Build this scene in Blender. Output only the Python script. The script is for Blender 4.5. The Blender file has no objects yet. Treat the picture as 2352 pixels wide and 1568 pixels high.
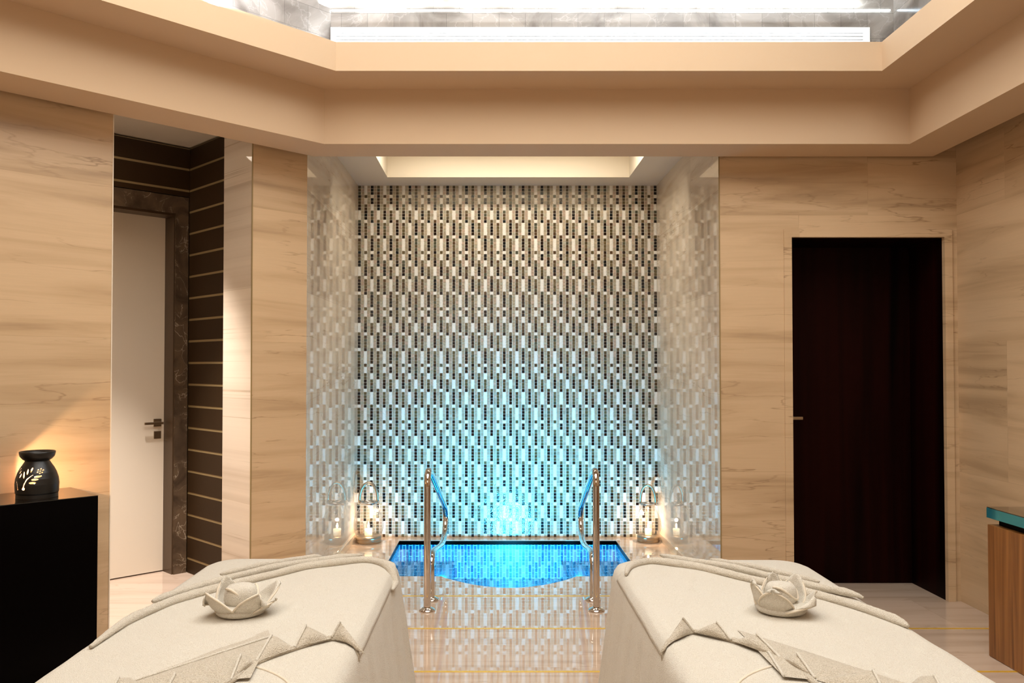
import bpy, bmesh, math, random
from mathutils import Vector, Matrix
random.seed(7)
PI = math.pi
SC = bpy.context.scene
COL = SC.collection
# ------------------------------------------------------------------ camera
F, PX, PY, PITCH, H = 1910.0, 1132.0, 808.0, math.radians(1.15), 1.35
cd = bpy.data.cameras.new('camera'); cam = bpy.data.objects.new('camera', cd); COL.objects.link(cam)
cam.location = (0, 0, H); cam.rotation_euler = (PI/2 + PITCH, 0, 0)
cd.sensor_width = 36; cd.lens = F/2352*36; cd.clip_start = .05
cd.shift_x = (1176-PX)/2352; cd.shift_y = -(784-PY)/2352
SC.camera = cam
# ------------------------------------------------------------------ world, exposure
w = bpy.data.worlds.new('world'); SC.world = w; w.use_nodes = True
w.node_tree.nodes['Background'].inputs[0].default_value = (1, .85, .7, 1)
w.node_tree.nodes['Background'].inputs[1].default_value = .02
SC.view_settings.view_transform = 'Standard'; SC.view_settings.look = 'None'
SC.view_settings.gamma = 1; SC.view_settings.use_curve_mapping = False
SC.view_settings.exposure = 0.0
# ------------------------------------------------------------------ large lights
def area(name, loc, target, sx, sy, power, color, spread=PI):
    l = bpy.data.lights.new(name, 'AREA'); l.shape = 'RECTANGLE'; l.size = sx; l.size_y = sy
    l.energy = power; l.color = color; l.spread = spread
    o = bpy.data.objects.new(name, l); COL.objects.link(o); o.location = loc
    d = Vector(target)-Vector(loc); o.rotation_euler = d.to_track_quat('-Z', 'Y').to_euler()
    return o
def spot(name, loc, target, power, color, angle=90, blend=.5, r=.05):
    l = bpy.data.lights.new(name, 'SPOT'); l.energy = power; l.color = color
    l.spot_size = math.radians(angle); l.spot_blend = blend; l.shadow_soft_size = r
    o = bpy.data.objects.new(name, l); COL.objects.link(o); o.location = loc
    d = Vector(target)-Vector(loc); o.rotation_euler = d.to_track_quat('-Z', 'Y').to_euler()
    return o
def point(name, loc, power, color, r=.03):
    l = bpy.data.lights.new(name, 'POINT'); l.energy = power; l.color = color; l.shadow_soft_size = r
    o = bpy.data.objects.new(name, l); COL.objects.link(o); o.location = loc; return o
area('ceiling_light', (-.1, 1.7, 3.85), (-.1, 1.7, 0), 3.6, 4.0, 162, (1, .94, .85))
area('rear_fill', (-.2, -2.0, 2.3), (-.1, 4.5, 1.9), 3.6, .8, 20, (1, .88, .72))  # added fill from behind the camera, no fixture there
area('cove_light', (.5, 4.30, 3.0), (.5, 4.385, 3.35), 2.8, .05, 24, (.74, .86, 1))
area('cove_light', (2.04, 2.6, 3.0), (2.12, 2.6, 3.4), .05, 3.4, 95, (.74, .86, 1))
area('cove_light', (-1.35, 3.86, 3.0), (-1.43, 3.94, 3.4), .05, 1.5, 40, (.80, .86, 1))
area('cove_light', (.5, 4.35, 3.27), (.5, 4.40, 3.6), 2.9, .03, 16, (.80, .93, 1))
area('alcove_slot_light', (.12, 5.86, 3.14), (.12, 6.05, 0), 1.7, .14, 22, (1, .93, .80), math.radians(150))
spot('recess_spot', (-2.02, 4.55, 2.78), (-2.0, 4.56, 0), 430, (1, .93, .90), 62, .7, .04)
area('recess_light', (-2.6, 4.7, 2.79), (-2.6, 4.7, 0), .5, .5, 5, (1, .86, .7))
spot('pool_lamp', (.17, 5.26, -.12), (.13, 6.7, .12), 390, (.08, .61, 1), 118, 1, .06)
point('pool_lamp', (-.38, 6.2, -.10), 2.2, (.0, .55, 1), .04)
point('pool_lamp', (.64, 6.2, -.10), 2.2, (.0, .55, 1), .04)
# ------------------------------------------------------------------ node helpers
def mat(name):
    m = bpy.data.materials.new(name); m.use_nodes = True
    nt = m.node_tree; b = nt.nodes['Principled BSDF']
    return m, nt, b
def N(nt, t, **kw):
    n = nt.nodes.new(t)
    for k, v in kw.items(): setattr(n, k, v)
    return n
def simple(name, col, rough=.5, metal=0, bump=0, bscale=200, coat=0, emis=None, es=0, spec=.5):
    m, nt, b = mat(name)
    b.inputs['Base Color'].default_value = (*col, 1); b.inputs['Roughness'].default_value = rough
    b.inputs['Metallic'].default_value = metal; b.inputs['Coat Weight'].default_value = coat
    b.inputs['Specular IOR Level'].default_value = spec
    tc = N(nt, 'ShaderNodeTexCoord'); n = N(nt, 'ShaderNodeTexNoise'); n.inputs['Scale'].default_value = bscale
    nt.links.new(tc.outputs['Object'], n.inputs['Vector'])
    bp = N(nt, 'ShaderNodeBump'); bp.inputs['Strength'].default_value = bump; bp.inputs['Distance'].default_value = .002
    nt.links.new(n.outputs['Fac'], bp.inputs['Height'])
    if bump: nt.links.new(bp.outputs['Normal'], b.inputs['Normal'])
    if emis: b.inputs['Emission Color'].default_value = (*emis, 1); b.inputs['Emission Strength'].default_value = es
    return m
def math_(nt, op, a, b=None, c=None):
    n = N(nt, 'ShaderNodeMath', operation=op)
    for i, v in enumerate((a, b, c)):
        if v is None: continue
        if isinstance(v, (int, float)): n.inputs[i].default_value = v
        else: nt.links.new(v, n.inputs[i])
    return n.outputs[0]
def ramp(nt, fac, stops):
    r = N(nt, 'ShaderNodeValToRGB'); nt.links.new(fac, r.inputs[0])
    e = r.color_ramp.elements
    while len(e) < len(stops): e.new(.5)
    for i, (p, c) in enumerate(stops): e[i].position = p; e[i].color = (*c, 1)
    return r.outputs[0]
def mixc(nt, fac, a, b, blend='MIX'):
    n = N(nt, 'ShaderNodeMix', data_type='RGBA', blend_type=blend)
    if isinstance(fac, (int, float)): n.inputs[0].default_value = fac
    else: nt.links.new(fac, n.inputs[0])
    for k, v in ((6, a), (7, b)):
        if isinstance(v, tuple): n.inputs[k].default_value = (*v, 1)
        else: nt.links.new(v, n.inputs[k])
    return n.outputs[2]
def vein_marble(name, light, mid, dark, vein, rough, tw, th, floor=False, joint=.35, coat=0, vs=1.0, spec=.5):
    """stone in long horizontal veins, laid in slabs; local x runs along the slab, z up (y up on the floor)"""
    m, nt, b = mat(name)
    tc = N(nt, 'ShaderNodeTexCoord'); sp = N(nt, 'ShaderNodeSeparateXYZ'); nt.links.new(tc.outputs['Object'], sp.inputs[0])
    x = sp.outputs[0]; z = sp.outputs[1] if floor else sp.outputs[2]
    cb = N(nt, 'ShaderNodeCombineXYZ'); nt.links.new(x, cb.inputs[0]); nt.links.new(z, cb.inputs[1])
    br = N(nt, 'ShaderNodeTexBrick'); nt.links.new(cb.outputs[0], br.inputs['Vector'])
    br.inputs['Color1'].default_value = (0, 0, 0, 1); br.inputs['Color2'].default_value = (1, 1, 1, 1)
    br.inputs['Mortar'].default_value = (.5, .5, .5, 1); br.inputs['Scale'].default_value = 1
    br.inputs['Mortar Size'].default_value = .0015; br.inputs['Brick Width'].default_value = tw; br.inputs['Row Height'].default_value = th
    br.offset = .37
    rnd = N(nt, 'ShaderNodeSeparateColor'); nt.links.new(br.outputs['Color'], rnd.inputs[0])
    off = math_(nt, 'MULTIPLY', rnd.outputs[0], 9.0)
    def vec(ax, az, o=0):
        c = N(nt, 'ShaderNodeCombineXYZ')
        nt.links.new(math_(nt, 'MULTIPLY', x, ax), c.inputs[0])
        nt.links.new(math_(nt, 'MULTIPLY', z, az), c.inputs[1])
        nt.links.new(math_(nt, 'ADD', off, float(o)), c.inputs[2]); return c.outputs[0]
    n1 = N(nt, 'ShaderNodeTexNoise'); n1.inputs['Scale'].default_value = 1*vs; n1.inputs['Detail'].default_value = 7; n1.inputs['Distortion'].default_value = .7
    nt.links.new(vec(.75, 9.5), n1.inputs['Vector'])
    n2 = N(nt, 'ShaderNodeTexNoise'); n2.inputs['Scale'].default_value = 1; n2.inputs['Detail'].default_value = 5; n2.inputs['Distortion'].default_value = .1
    nt.links.new(vec(.8, 6.5, 3), n2.inputs['Vector'])
    n3 = N(nt, 'ShaderNodeTexNoise'); n3.inputs['Scale'].default_value = 1; n3.inputs['Detail'].default_value = 3
    nt.links.new(vec(6, 130, 6), n3.inputs['Vector'])
    c = ramp(nt, n1.outputs['Fac'], [(.30, dark), (.43, mid), (.56, light)])
    c = mixc(nt, math_(nt, 'MULTIPLY', n3.outputs['Fac'], .22), c, dark)
    v = math_(nt, 'ABSOLUTE', math_(nt, 'SUBTRACT', n2.outputs['Fac'], .5))
    v = math_(nt, 'SUBTRACT', 1.0, math_(nt, 'MULTIPLY', v, 130.0)); v = math_(nt, 'MAXIMUM', v, 0.0)
    n4 = N(nt, 'ShaderNodeTexNoise'); n4.inputs['Scale'].default_value = 2.2; nt.links.new(tc.outputs['Object'], n4.inputs['Vector'])
    v = math_(nt, 'MULTIPLY', v, math_(nt, 'MAXIMUM', math_(nt, 'MULTIPLY', math_(nt, 'SUBTRACT', n4.outputs['Fac'], .42), 3.5), 0.0))
    v = math_(nt, 'MINIMUM', v, .7)
    c = mixc(nt, v, c, vein)
    tint = ramp(nt, rnd.outputs[0], [(0, (.92, .92, .92)), (1, (1, 1, 1))])
    c = mixc(nt, 1.0, c, tint, 'MULTIPLY')
    c = mixc(nt, math_(nt, 'MULTIPLY', br.outputs['Fac'], joint), c, vein)
    nt.links.new(c, b.inputs['Base Color']); b.inputs['Roughness'].default_value = rough
    b.inputs['Coat Weight'].default_value = coat; b.inputs['Coat Roughness'].default_value = .015; b.inputs['Specular IOR Level'].default_value = spec
    return m
M = {}
M['stone'] = vein_marble('beige_vein_stone', (.66, .47, .285), (.57, .395, .23), (.43, .29, .165), (.30, .185, .095), .32, 1.1, .75, joint=.2)
M['stone_pale'] = vein_marble('pale_vein_stone', (.74, .62, .48), (.68, .56, .43), (.58, .46, .34), (.42, .31, .2), .018, 1.1, .6, coat=0, spec=.34)
M['floor'] = vein_marble('polished_floor_stone', (.66, .50, .38), (.60, .45, .335), (.52, .38, .28), (.38, .26, .18), 0.012, 1.22, .615, floor=True, joint=.3, coat=0, spec=.5)
M['paint'] = simple('beige_ceiling_paint', (.60, .43, .275), .75, bump=.05, bscale=40)
M['paint_pale'] = simple('pale_ceiling_paint', (.70, .62, .50), .7, bump=.05, bscale=40)
M['white_paint'] = simple('white_paint', (.8, .8, .78), .5)
M['cream_paint'] = simple('cream_lacquer', (.78, .68, .54), .45)
M['black'] = simple('black_lacquer', (.0015, .001, .001), .25, spec=.03)
M['black_top'] = simple('polished_black_top', (.006, .004, .003), .12, spec=.6)
M['chrome'] = simple('polished_chrome', (.62, .57, .52), .06, 1)
M['nickel'] = simple('brushed_nickel', (.42, .34, .25), .28, 1, bump=.1, bscale=400)
M['bronze'] = simple('dark_bronze', (.10, .07, .04), .3, .8)
M['brass'] = simple('dull_brass', (.30, .21, .09), .5, .2)
M['dark_wood'] = simple('dark_board', (.034, .017, .006), .5, spec=.12)
M['brown_frame'] = simple('brown_metal_frame', (.085, .05, .025), .35, .3)
M['gold'] = simple('gold_mosaic_inlay', (1, .62, .07), .35, .45, bump=1, bscale=160)
M['pool_tint_glass'] = simple('pool_reflection_glass', (.06, .40, .52), .05, .7)  # teal base colour stands in for the pool reflected in the edge
M['dark_glass'] = simple('smoked_glass', (.02, .018, .012), .05, 0, coat=1)
M['wax'] = simple('candle_wax', (.9, .8, .62), .5, emis=(1, .72, .4), es=1.2)
M['flame'] = simple('flame', (1, .8, .5), .5, emis=(1, .78, .45), es=60)
M['led'] = simple('led_strip', (1, 1, 1), .5, emis=(.72, .88, 1), es=14)
M['lamp_face'] = simple('pool_lamp_face', (.8, .9, 1), .3, emis=(.45, .9, 1), es=10)
M['clay'] = simple('fired_clay', (.55, .33, .16), .7)
M['ceramic'] = simple('black_ceramic', (.006, .005, .004), .38)
def terry(name, lo, hi, bump, sc=420):
    m, nt, b = mat(name)
    tc = N(nt, 'ShaderNodeTexCoord')
    n = N(nt, 'ShaderNodeTexNoise'); n.inputs['Scale'].default_value = sc; n.inputs['Detail'].default_value = 3
    n2 = N(nt, 'ShaderNodeTexNoise'); n2.inputs['Scale'].default_value = 38; n2.inputs['Detail'].default_value = 5
    nt.links.new(tc.outputs['Object'], n.inputs['Vector']); nt.links.new(tc.outputs['Object'], n2.inputs['Vector'])
    c = ramp(nt, n.outputs['Fac'], [(.3, lo), (.58, hi)])
    c = mixc(nt, math_(nt, 'MULTIPLY', n2.outputs['Fac'], .2), c, (.62, .53, .41))
    nt.links.new(c, b.inputs['Base Color']); b.inputs['Roughness'].default_value = .95
    b.inputs['Sheen Weight'].default_value = .25; b.inputs['Specular IOR Level'].default_value = .1
    h = math_(nt, 'ADD', n.outputs['Fac'], math_(nt, 'MULTIPLY', n2.outputs['Fac'], .8))
    bp = N(nt, 'ShaderNodeBump'); bp.inputs['Strength'].default_value = 1; bp.inputs['Distance'].default_value = bump
    nt.links.new(h, bp.inputs['Height']); nt.links.new(bp.outputs['Normal'], b.inputs['Normal'])
    return m
M['terry'] = terry('cream_terry_cloth', (.64, .575, .465), (.82, .765, .66), .0045)
M['fold_shade'] = terry('fold_shade_terry', (.58, .50, .385), (.78, .71, .595), .0055, 380)  # terry toned down so the crease shade sits in the folds' colour
M['shade_terry'] = terry('shade_darkened_terry', (.50, .415, .30), (.74, .66, .535), .007, 340)  # same terry darkened: shade of pleats and near edge painted into the colour
M['selvage'] = simple('woven_hem', (.72, .63, .50), .8, bump=.5, bscale=500)
def emperador(name, scale, pale):
    m, nt, b = mat(name)
    tc = N(nt, 'ShaderNodeTexCoord'); sp = N(nt, 'ShaderNodeSeparateXYZ'); nt.links.new(tc.outputs['Object'], sp.inputs[0])
    n = N(nt, 'ShaderNodeTexNoise'); n.inputs['Scale'].default_value = 3*scale; n.inputs['Detail'].default_value = 8; n.inputs['Distortion'].default_value = 1
    nt.links.new(tc.outputs['Object'], n.inputs['Vector'])
    c = ramp(nt, n.outputs['Fac'], [(.3, (.05, .032, .02)), (.65, (.13, .085, .05))] if not pale else [(.35, (.13, .105, .085)), (.62, (.34, .30, .26))])
    vo = N(nt, 'ShaderNodeTexVoronoi', feature='DISTANCE_TO_EDGE'); vo.inputs['Scale'].default_value = (4.5 if not pale else 9)*scale
    mp = mixc(nt, .25, tc.outputs['Object'], n.outputs['Color']); nt.links.new(mp, vo.inputs['Vector'])
    v = math_(nt, 'MAXIMUM', math_(nt, 'SUBTRACT', 1.0, math_(nt, 'MULTIPLY', vo.outputs['Distance'], 38.0)), 0.0)
    v = math_(nt, 'MULTIPLY', v, math_(nt, 'MAXIMUM', math_(nt, 'MULTIPLY', math_(nt, 'SUBTRACT', n.outputs['Fac'], .46), 5.0), 0.0))
    c = mixc(nt, math_(nt, 'MINIMUM', v, .5 if not pale else .13), c, (.55, .45, .33) if not pale else (.7, .66, .62))
    if pale:
        cb = N(nt, 'ShaderNodeCombineXYZ'); nt.links.new(sp.outputs[0], cb.inputs[0]); nt.links.new(sp.outputs[2], cb.inputs[1])
        br = N(nt, 'ShaderNodeTexBrick'); nt.links.new(cb.outputs[0], br.inputs['Vector']); br.offset = .5
        br.inputs['Scale'].default_value = 1; br.inputs['Brick Width'].default_value = .14; br.inputs['Row Height'].default_value = .135
        br.inputs['Mortar Size'].default_value = .001
        br.inputs['Color1'].default_value = (.8, .8, .8, 1); br.inputs['Color2'].default_value = (1, 1, 1, 1); br.inputs['Mortar'].default_value = (.5, .5, .5, 1)
        c = mixc(nt, 1.0, c, br.outputs['Color'], 'MULTIPLY')
    nt.links.new(c, b.inputs['Base Color']); b.inputs['Roughness'].default_value = .16
    return m
M['emperador'] = emperador('brown_marble', 2.2, False)
M['void_marble'] = emperador('grey_marble_tiles', 1.3, True)
def wood(name, a, bcol, along='z', s=1, rough=.35, spec=.4):
    m, nt, b = mat(name)
    tc = N(nt, 'ShaderNodeTexCoord'); mp = N(nt, 'ShaderNodeMapping'); nt.links.new(tc.outputs['Object'], mp.inputs[0])
    mp.inputs['Scale'].default_value = (18*s, 18*s, .8*s) if along == 'z' else (.8*s, 18*s, 18*s)
    n = N(nt, 'ShaderNodeTexNoise'); n.inputs['Scale'].default_value = 1; n.inputs['Detail'].default_value = 7; n.inputs['Distortion'].default_value = 1.2
    nt.links.new(mp.outputs[0], n.inputs['Vector'])
    nt.links.new(ramp(nt, n.outputs['Fac'], [(.3, a), (.7, bcol)]), b.inputs['Base Color'])
    b.inputs['Roughness'].default_value = rough; b.inputs['Specular IOR Level'].default_value = spec
    return m
M['walnut'] = wood('walnut_veneer', (.13, .045, .010), (.36, .15, .04))
M['door_wood'] = wood('dark_red_veneer', (.0015, .0004, .0003), (.014, .0018, .001), s=.4, rough=.45, spec=.06)
def mosaic_mat(name, rough=.12):
    m, nt, b = mat(name)
    a = N(nt, 'ShaderNodeVertexColor'); a.layer_name = 'Col'
    nt.links.new(a.outputs[0], b.inputs['Base Color']); b.inputs['Roughness'].default_value = rough
    b.inputs['Specular IOR Level'].default_value = .5
    tc = N(nt, 'ShaderNodeTexCoord'); n = N(nt, 'ShaderNodeTexNoise'); n.inputs['Scale'].default_value = 95
    nt.links.new(tc.outputs['Object'], n.inputs['Vector'])
    bp = N(nt, 'ShaderNodeBump'); bp.inputs['Strength'].default_value = .5; bp.inputs['Distance'].default_value = .0022
    nt.links.new(n.outputs['Fac'], bp.inputs['Height']); nt.links.new(bp.outputs[0], b.inputs['Normal'])
    return m
M['mosaic'] = mosaic_mat('glass_mosaic')
M['grout'] = simple('pale_grout', (.88, .82, .72), .8)
def pool_tile(name, ca, cb_, grout, tw, th):
    m, nt, b = mat(name)
    tc = N(nt, 'ShaderNodeTexCoord'); g = N(nt, 'ShaderNodeNewGeometry')
    sp = N(nt, 'ShaderNodeSeparateXYZ'); nt.links.new(tc.outputs['Object'], sp.inputs[0])
    sn = N(nt, 'ShaderNodeSeparateXYZ'); nt.links.new(g.outputs['Normal'], sn.inputs[0])
    # choose the plane of the face: walls use (x or y, z), floors use (x, y)
    fx = math_(nt, 'GREATER_THAN', math_(nt, 'ABSOLUTE', sn.outputs[0]), .6)
    fz = math_(nt, 'GREATER_THAN', math_(nt, 'ABSOLUTE', sn.outputs[2]), .6)
    u = math_(nt, 'ADD', math_(nt, 'MULTIPLY', sp.outputs[0], math_(nt, 'SUBTRACT', 1.0, fx)), math_(nt, 'MULTIPLY', sp.outputs[1], fx))
    v = math_(nt, 'ADD', math_(nt, 'MULTIPLY', sp.outputs[2], math_(nt, 'SUBTRACT', 1.0, fz)), math_(nt, 'MULTIPLY', sp.outputs[1], fz))
    c = N(nt, 'ShaderNodeCombineXYZ'); nt.links.new(v, c.inputs[0]); nt.links.new(u, c.inputs[1])
    br = N(nt, 'ShaderNodeTexBrick'); nt.links.new(c.outputs[0], br.inputs['Vector']); br.offset = .5
    br.inputs['Scale'].default_value = 1; br.inputs['Brick Width'].default_value = tw; br.inputs['Row Height'].default_value = th
    br.inputs['Mortar Size'].default_value = .0026; br.inputs['Bias'].default_value = 0
    br.inputs['Color1'].default_value = (*ca, 1); br.inputs['Color2'].default_value = (*cb_, 1); br.inputs['Mortar'].default_value = (*grout, 1)
    nt.links.new(br.outputs['Color'], b.inputs['Base Color']); b.inputs['Roughness'].default_value = .25
    return m
M['pool_tile'] = pool_tile('blue_pool_mosaic', (.004, .06, .17), (.04, .17, .30), (.55, .66, .70), .085, .0254)
M['pool_tile_dark'] = pool_tile('deep_blue_pool_mosaic', (.002, .018, .06), (.008, .05, .13), (.05, .15, .24), .0254, .0254)
def thin_glass(name, tint, fres=4.0, bump=0, bs=8):
    m = bpy.data.materials.new(name); m.use_nodes = True; nt = m.node_tree; nt.nodes.clear()
    o = N(nt, 'ShaderNodeOutputMaterial'); t = N(nt, 'ShaderNodeBsdfTransparent'); t.inputs[0].default_value = (*tint, 1)
    g = N(nt, 'ShaderNodeBsdfGlossy'); g.inputs['Roughness'].default_value = .01
    fr = N(nt, 'ShaderNodeLayerWeight'); f2 = math_(nt, 'ADD', math_(nt, 'MULTIPLY', math_(nt, 'POWER', fr.outputs['Facing'], fres), .85), .03)
    mx = N(nt, 'ShaderNodeMixShader')
    if bump:
        tc = N(nt, 'ShaderNodeTexCoord'); n = N(nt, 'ShaderNodeTexNoise'); n.inputs['Scale'].default_value = bs
        nt.links.new(tc.outputs['Object'], n.inputs['Vector'])
        bp = N(nt, 'ShaderNodeBump'); bp.inputs['Strength'].default_value = bump; bp.inputs['Distance'].default_value = .01
        nt.links.new(n.outputs['Fac'], bp.inputs['Height'])
        nt.links.new(bp.outputs[0], g.inputs['Normal']); nt.links.new(bp.outputs[0], fr.inputs['Normal'])
    nt.links.new(f2, mx.inputs[0]); nt.links.new(t.outputs[0], mx.inputs[1]); nt.links.new(g.outputs[0], mx.inputs[2])
    nt.links.new(mx.outputs[0], o.inputs[0]); return m
M['glass'] = thin_glass('clear_glass', (.93, .93, .92), 2.6)
M['water'] = thin_glass('pool_water', (.50, .90, 1), 5.0, .05)
# ------------------------------------------------------------------ object helpers
def mk(name, verts, faces, m, parent=None, smooth=False, loc=None, rotz=0):
    me = bpy.data.meshes.new(name); me.from_pydata([tuple(v) for v in verts], [], faces); me.update()
    o = bpy.data.objects.new(name, me); COL.objects.link(o)
    if m: me.materials.append(m)
    if smooth:
        for p in me.polygons: p.use_smooth = True
    if parent: o.parent = parent
    if loc is not None: o.location = loc
    o.rotation_euler = (0, 0, rotz)
    return o
def fixn(o):
    bm = bmesh.new(); bm.from_mesh(o.data); bmesh.ops.recalc_face_normals(bm, faces=bm.faces); bm.to_mesh(o.data); bm.free(); return o
def boxv(x0, x1, y0, y1, z0, z1, k=0):
    v = [(x0, y0, z0), (x1, y0, z0), (x1, y1, z0), (x0, y1, z0), (x0, y0, z1), (x1, y0, z1), (x1, y1, z1), (x0, y1, z1)]
    f = [(0, 3, 2, 1), (4, 5, 6, 7), (0, 1, 5, 4), (1, 2, 6, 5), (2, 3, 7, 6), (3, 0, 4, 7)]
    return v, [tuple(i+k for i in q) for q in f]
def boxes(name, bl, m, parent=None, loc=None, rotz=0, bevel=0):
    V, Fc = [], []
    for b in bl:
        v, f = boxv(*b, k=len(V)); V += v; Fc += f
    o = mk(name, V, Fc, m, parent, loc=loc, rotz=rotz)
    if bevel:
        md = o.modifiers.new('bevel', 'BEVEL'); md.width = bevel; md.segments = 3
    return o
def box(name, x0, x1, y0, y1, z0, z1, m, parent=None, loc=None, rotz=0, bevel=0):
    return boxes(name, [(x0, x1, y0, y1, z0, z1)], m, parent, loc, rotz, bevel)
def lathe(name, prof, m, parent=None, loc=None, seg=40, close=True):
    V, Fc = [], []
    for r, z in prof:
        for i in range(seg):
            a = 2*PI*i/seg; V.append((r*math.cos(a), r*math.sin(a), z))
    for j in range(len(prof)-1):
        for i in range(seg):
            k = (i+1) % seg; Fc.append((j*seg+i, j*seg+k, (j+1)*seg+k, (j+1)*seg+i))
    if close:
        Fc.append(tuple(range(seg))[::-1]); Fc.append(tuple((len(prof)-1)*seg+i for i in range(seg)))
    return mk(name, V, Fc, m, parent, True, loc)
def smoothpath(pts, n=8, closed=False):
    P = [Vector(p) for p in pts]; out = []
    L = len(P)
    for i in range(L-1):
        a = P[max(i-1, 0)]; b = P[i]; c = P[i+1]; d = P[min(i+2, L-1)]
        for k in range(n):
            t = k/n
            out.append(.5*((2*b)+(c-a)*t+(2*a-5*b+4*c-d)*t*t+(3*b-a-3*c+d)*t**3))
    out.append(P[-1]); return out
def tube(name, pts, r, m, parent=None, seg=14, flat=1.0, taper=None, loc=None, jit=0):
    V, Fc = [], []; n = len(pts); pts = [Vector(p) for p in pts]
    prev = None
    for i, p in enumerate(pts):
        t = (pts[min(i+1, n-1)]-pts[max(i-1, 0)]).normalized()
        if prev is None:
            s = t.cross(Vector((0, 0, 1)))
            if s.length < .1: s = t.cross(Vector((1, 0, 0)))
            s.normalize()
        else:
            s = (prev-t*prev.dot(t)).normalized()
        prev = s; u = s.cross(t).normalized()
        rr = r if taper is None else r*taper(i/(n-1))
        rr0 = rr
        for k in range(seg):
            a = 2*PI*k/seg; rr = rr0+(random.uniform(-jit, jit) if jit else 0); V.append(p+s*math.cos(a)*rr+u*math.sin(a)*rr*flat)
    for i in range(n-1):
        for k in range(seg):
            q = (k+1) % seg; Fc.append((i*seg+k, i*seg+q, (i+1)*seg+q, (i+1)*seg+k))
    Fc.append(tuple(range(seg))[::-1]); Fc.append(tuple((n-1)*seg+k for k in range(seg)))
    return fixn(mk(name, V, Fc, m, parent, True, loc))
def structure(o): o['kind'] = 'structure'; return o
def tag(o, label, cat, group=None):
    o['label'] = label; o['category'] = cat
    if group: o['group'] = group
    return o
def empty(name, loc, rotz=0):
    o = bpy.data.objects.new(name, None); COL.objects.link(o); o.location = loc; o.rotation_euler = (0, 0, rotz); o.empty_display_size = .1
    return o
# ------------------------------------------------------------------ dimensions
YW, YB = 4.86, 6.70            # room wall beside the alcove, mosaic wall at its back
XL, XR = -1.09, 1.325          # alcove sides
XW = 2.72                      # right wall
ZC = 2.83                      # ceiling over alcove and passage
LA = math.radians(225)         # the slanted left wall: local x runs from the alcove towards the camera, +y into the room
LO = (XL, YW, 0)
def lw(u, v, z=0):
    s = math.sqrt(.5); return (XL+(-u+v)*s, YW+(-u-v)*s, z)
# ------------------------------------------------------------------ floor with pool opening
pool = [(-.735, 6.57), (-.735, 5.44), (-.335, 5.44)]
for i in range(1, 24):
    t = i/24; x = -.335+.88*t; pool.append((x, 5.44-.285*math.sin(PI*t)**.85))
pool += [(.545, 5.44), (.968, 5.44), (.968, 6.57)]
def floor_obj():
    bm = bmesh.new()
    def loop(P):
        vs = [bm.verts.new((x, y, 0)) for x, y in P]
        return [bm.edges.new((vs[i], vs[(i+1) % len(vs)])) for i in range(len(vs))]
    e = loop([(-5, -3), (3.4, -3), (3.4, 6.9), (-5, 6.9)]) + loop(pool)
    bmesh.ops.triangle_fill(bm, edges=e, use_beauty=True)
    # keep only faces outside the pool outline
    def inside(x, y):
        c = False; n = len(pool)
        for i in range(n):
            x1, y1 = pool[i]; x2, y2 = pool[(i+1) % n]
            if (y1 > y) != (y2 > y) and x < (x2-x1)*(y-y1)/(y2-y1)+x1: c = not c
        return c
    bad = [f for f in bm.faces if inside(*f.calc_center_median()[:2])]
    bmesh.ops.delete(bm, geom=bad, context='FACES')
    for f in bm.faces:
        if f.normal.z < 0: f.normal_flip()
    me = bpy.data.meshes.new('floor'); bm.to_mesh(me); bm.free()
    o = bpy.data.objects.new('floor', me); COL.objects.link(o); me.materials.append(M['floor'])
    md = o.modifiers.new('slab', 'SOLIDIFY'); md.thickness = .022; md.offset = -1
    return structure(o)
floor_obj()
tn = [0]
def trim(*a, **k):
    tn[0] += 1; return structure(box('trim_%d' % tn[0], *a, **k))
for y, x0, x1 in ((4.97, XL, XR), (4.35, -3.0, XW), (3.735, -3.0, XW), (3.12, -3.0, XW)):
    trim(x0+.01, x1-.01, y-.0085, y+.0085, -.001, .0012, M['gold'])
# ------------------------------------------------------------------ plunge pool
pp = tag(empty('plunge_pool', (.1165, 6.0, 0)), 'sunken blue-lit plunge pool at the foot of the mosaic wall', 'pool')
def basin():
    k = []; cx, cy = .1165, 5.9
    ring = [(x+(.012 if x > cx else -.012), y+(.012 if y > cy else -.012)) for x, y in pool]
    n = len(ring); V = [(x, y, -.022) for x, y in ring]+[(x, y, -.30) for x, y in ring]
    Fc = [(i, (i+1) % n, n+(i+1) % n, n+i) for i in range(n)]
    o = mk('basin', V, Fc, M['pool_tile'], loc=(0, 0, 0)); fixn(o)
    # normals should look inwards
    for p in o.data.polygons: pass
    b = mk('pool_bottom', [(x, y, -.30) for x, y in ring], [tuple(range(n))], M['pool_tile_dark'])
    return o, b
def child(o, p):
    o.parent = p; o.matrix_parent_inverse = Matrix.Translation(-Vector(p.location)) if not p.rotation_euler.z else p.matrix_basis.inverted()
    return o
for o in basin(): child(o, pp)
for x0, x1 in ((-.746, -.30), (.535, .979)):
    child(box('bench', x0, x1, 5.43, 6.58, -.30, -.165, M['pool_tile_dark']), pp)
rm = [(x+(-.0015 if x > .1165 else .0015), y+(-.0015 if y > 5.9 else .0015)) for x, y in pool]; nr = len(rm)
child(mk('coping_rim', [(x, y, -.004) for x, y in rm]+[(x, y, -.034) for x, y in rm], [(i, (i+1) % nr, nr+(i+1) % nr, nr+i) for i in range(nr)], M['black']), pp)
wtr = mk('water', [(x+(.010 if x > .1 else -.010), y+(.010 if y > 5.9 else -.010), -.036) for x, y in pool], [tuple(range(len(pool)))], M['water'])
fixn(wtr); child(wtr, pp)
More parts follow.
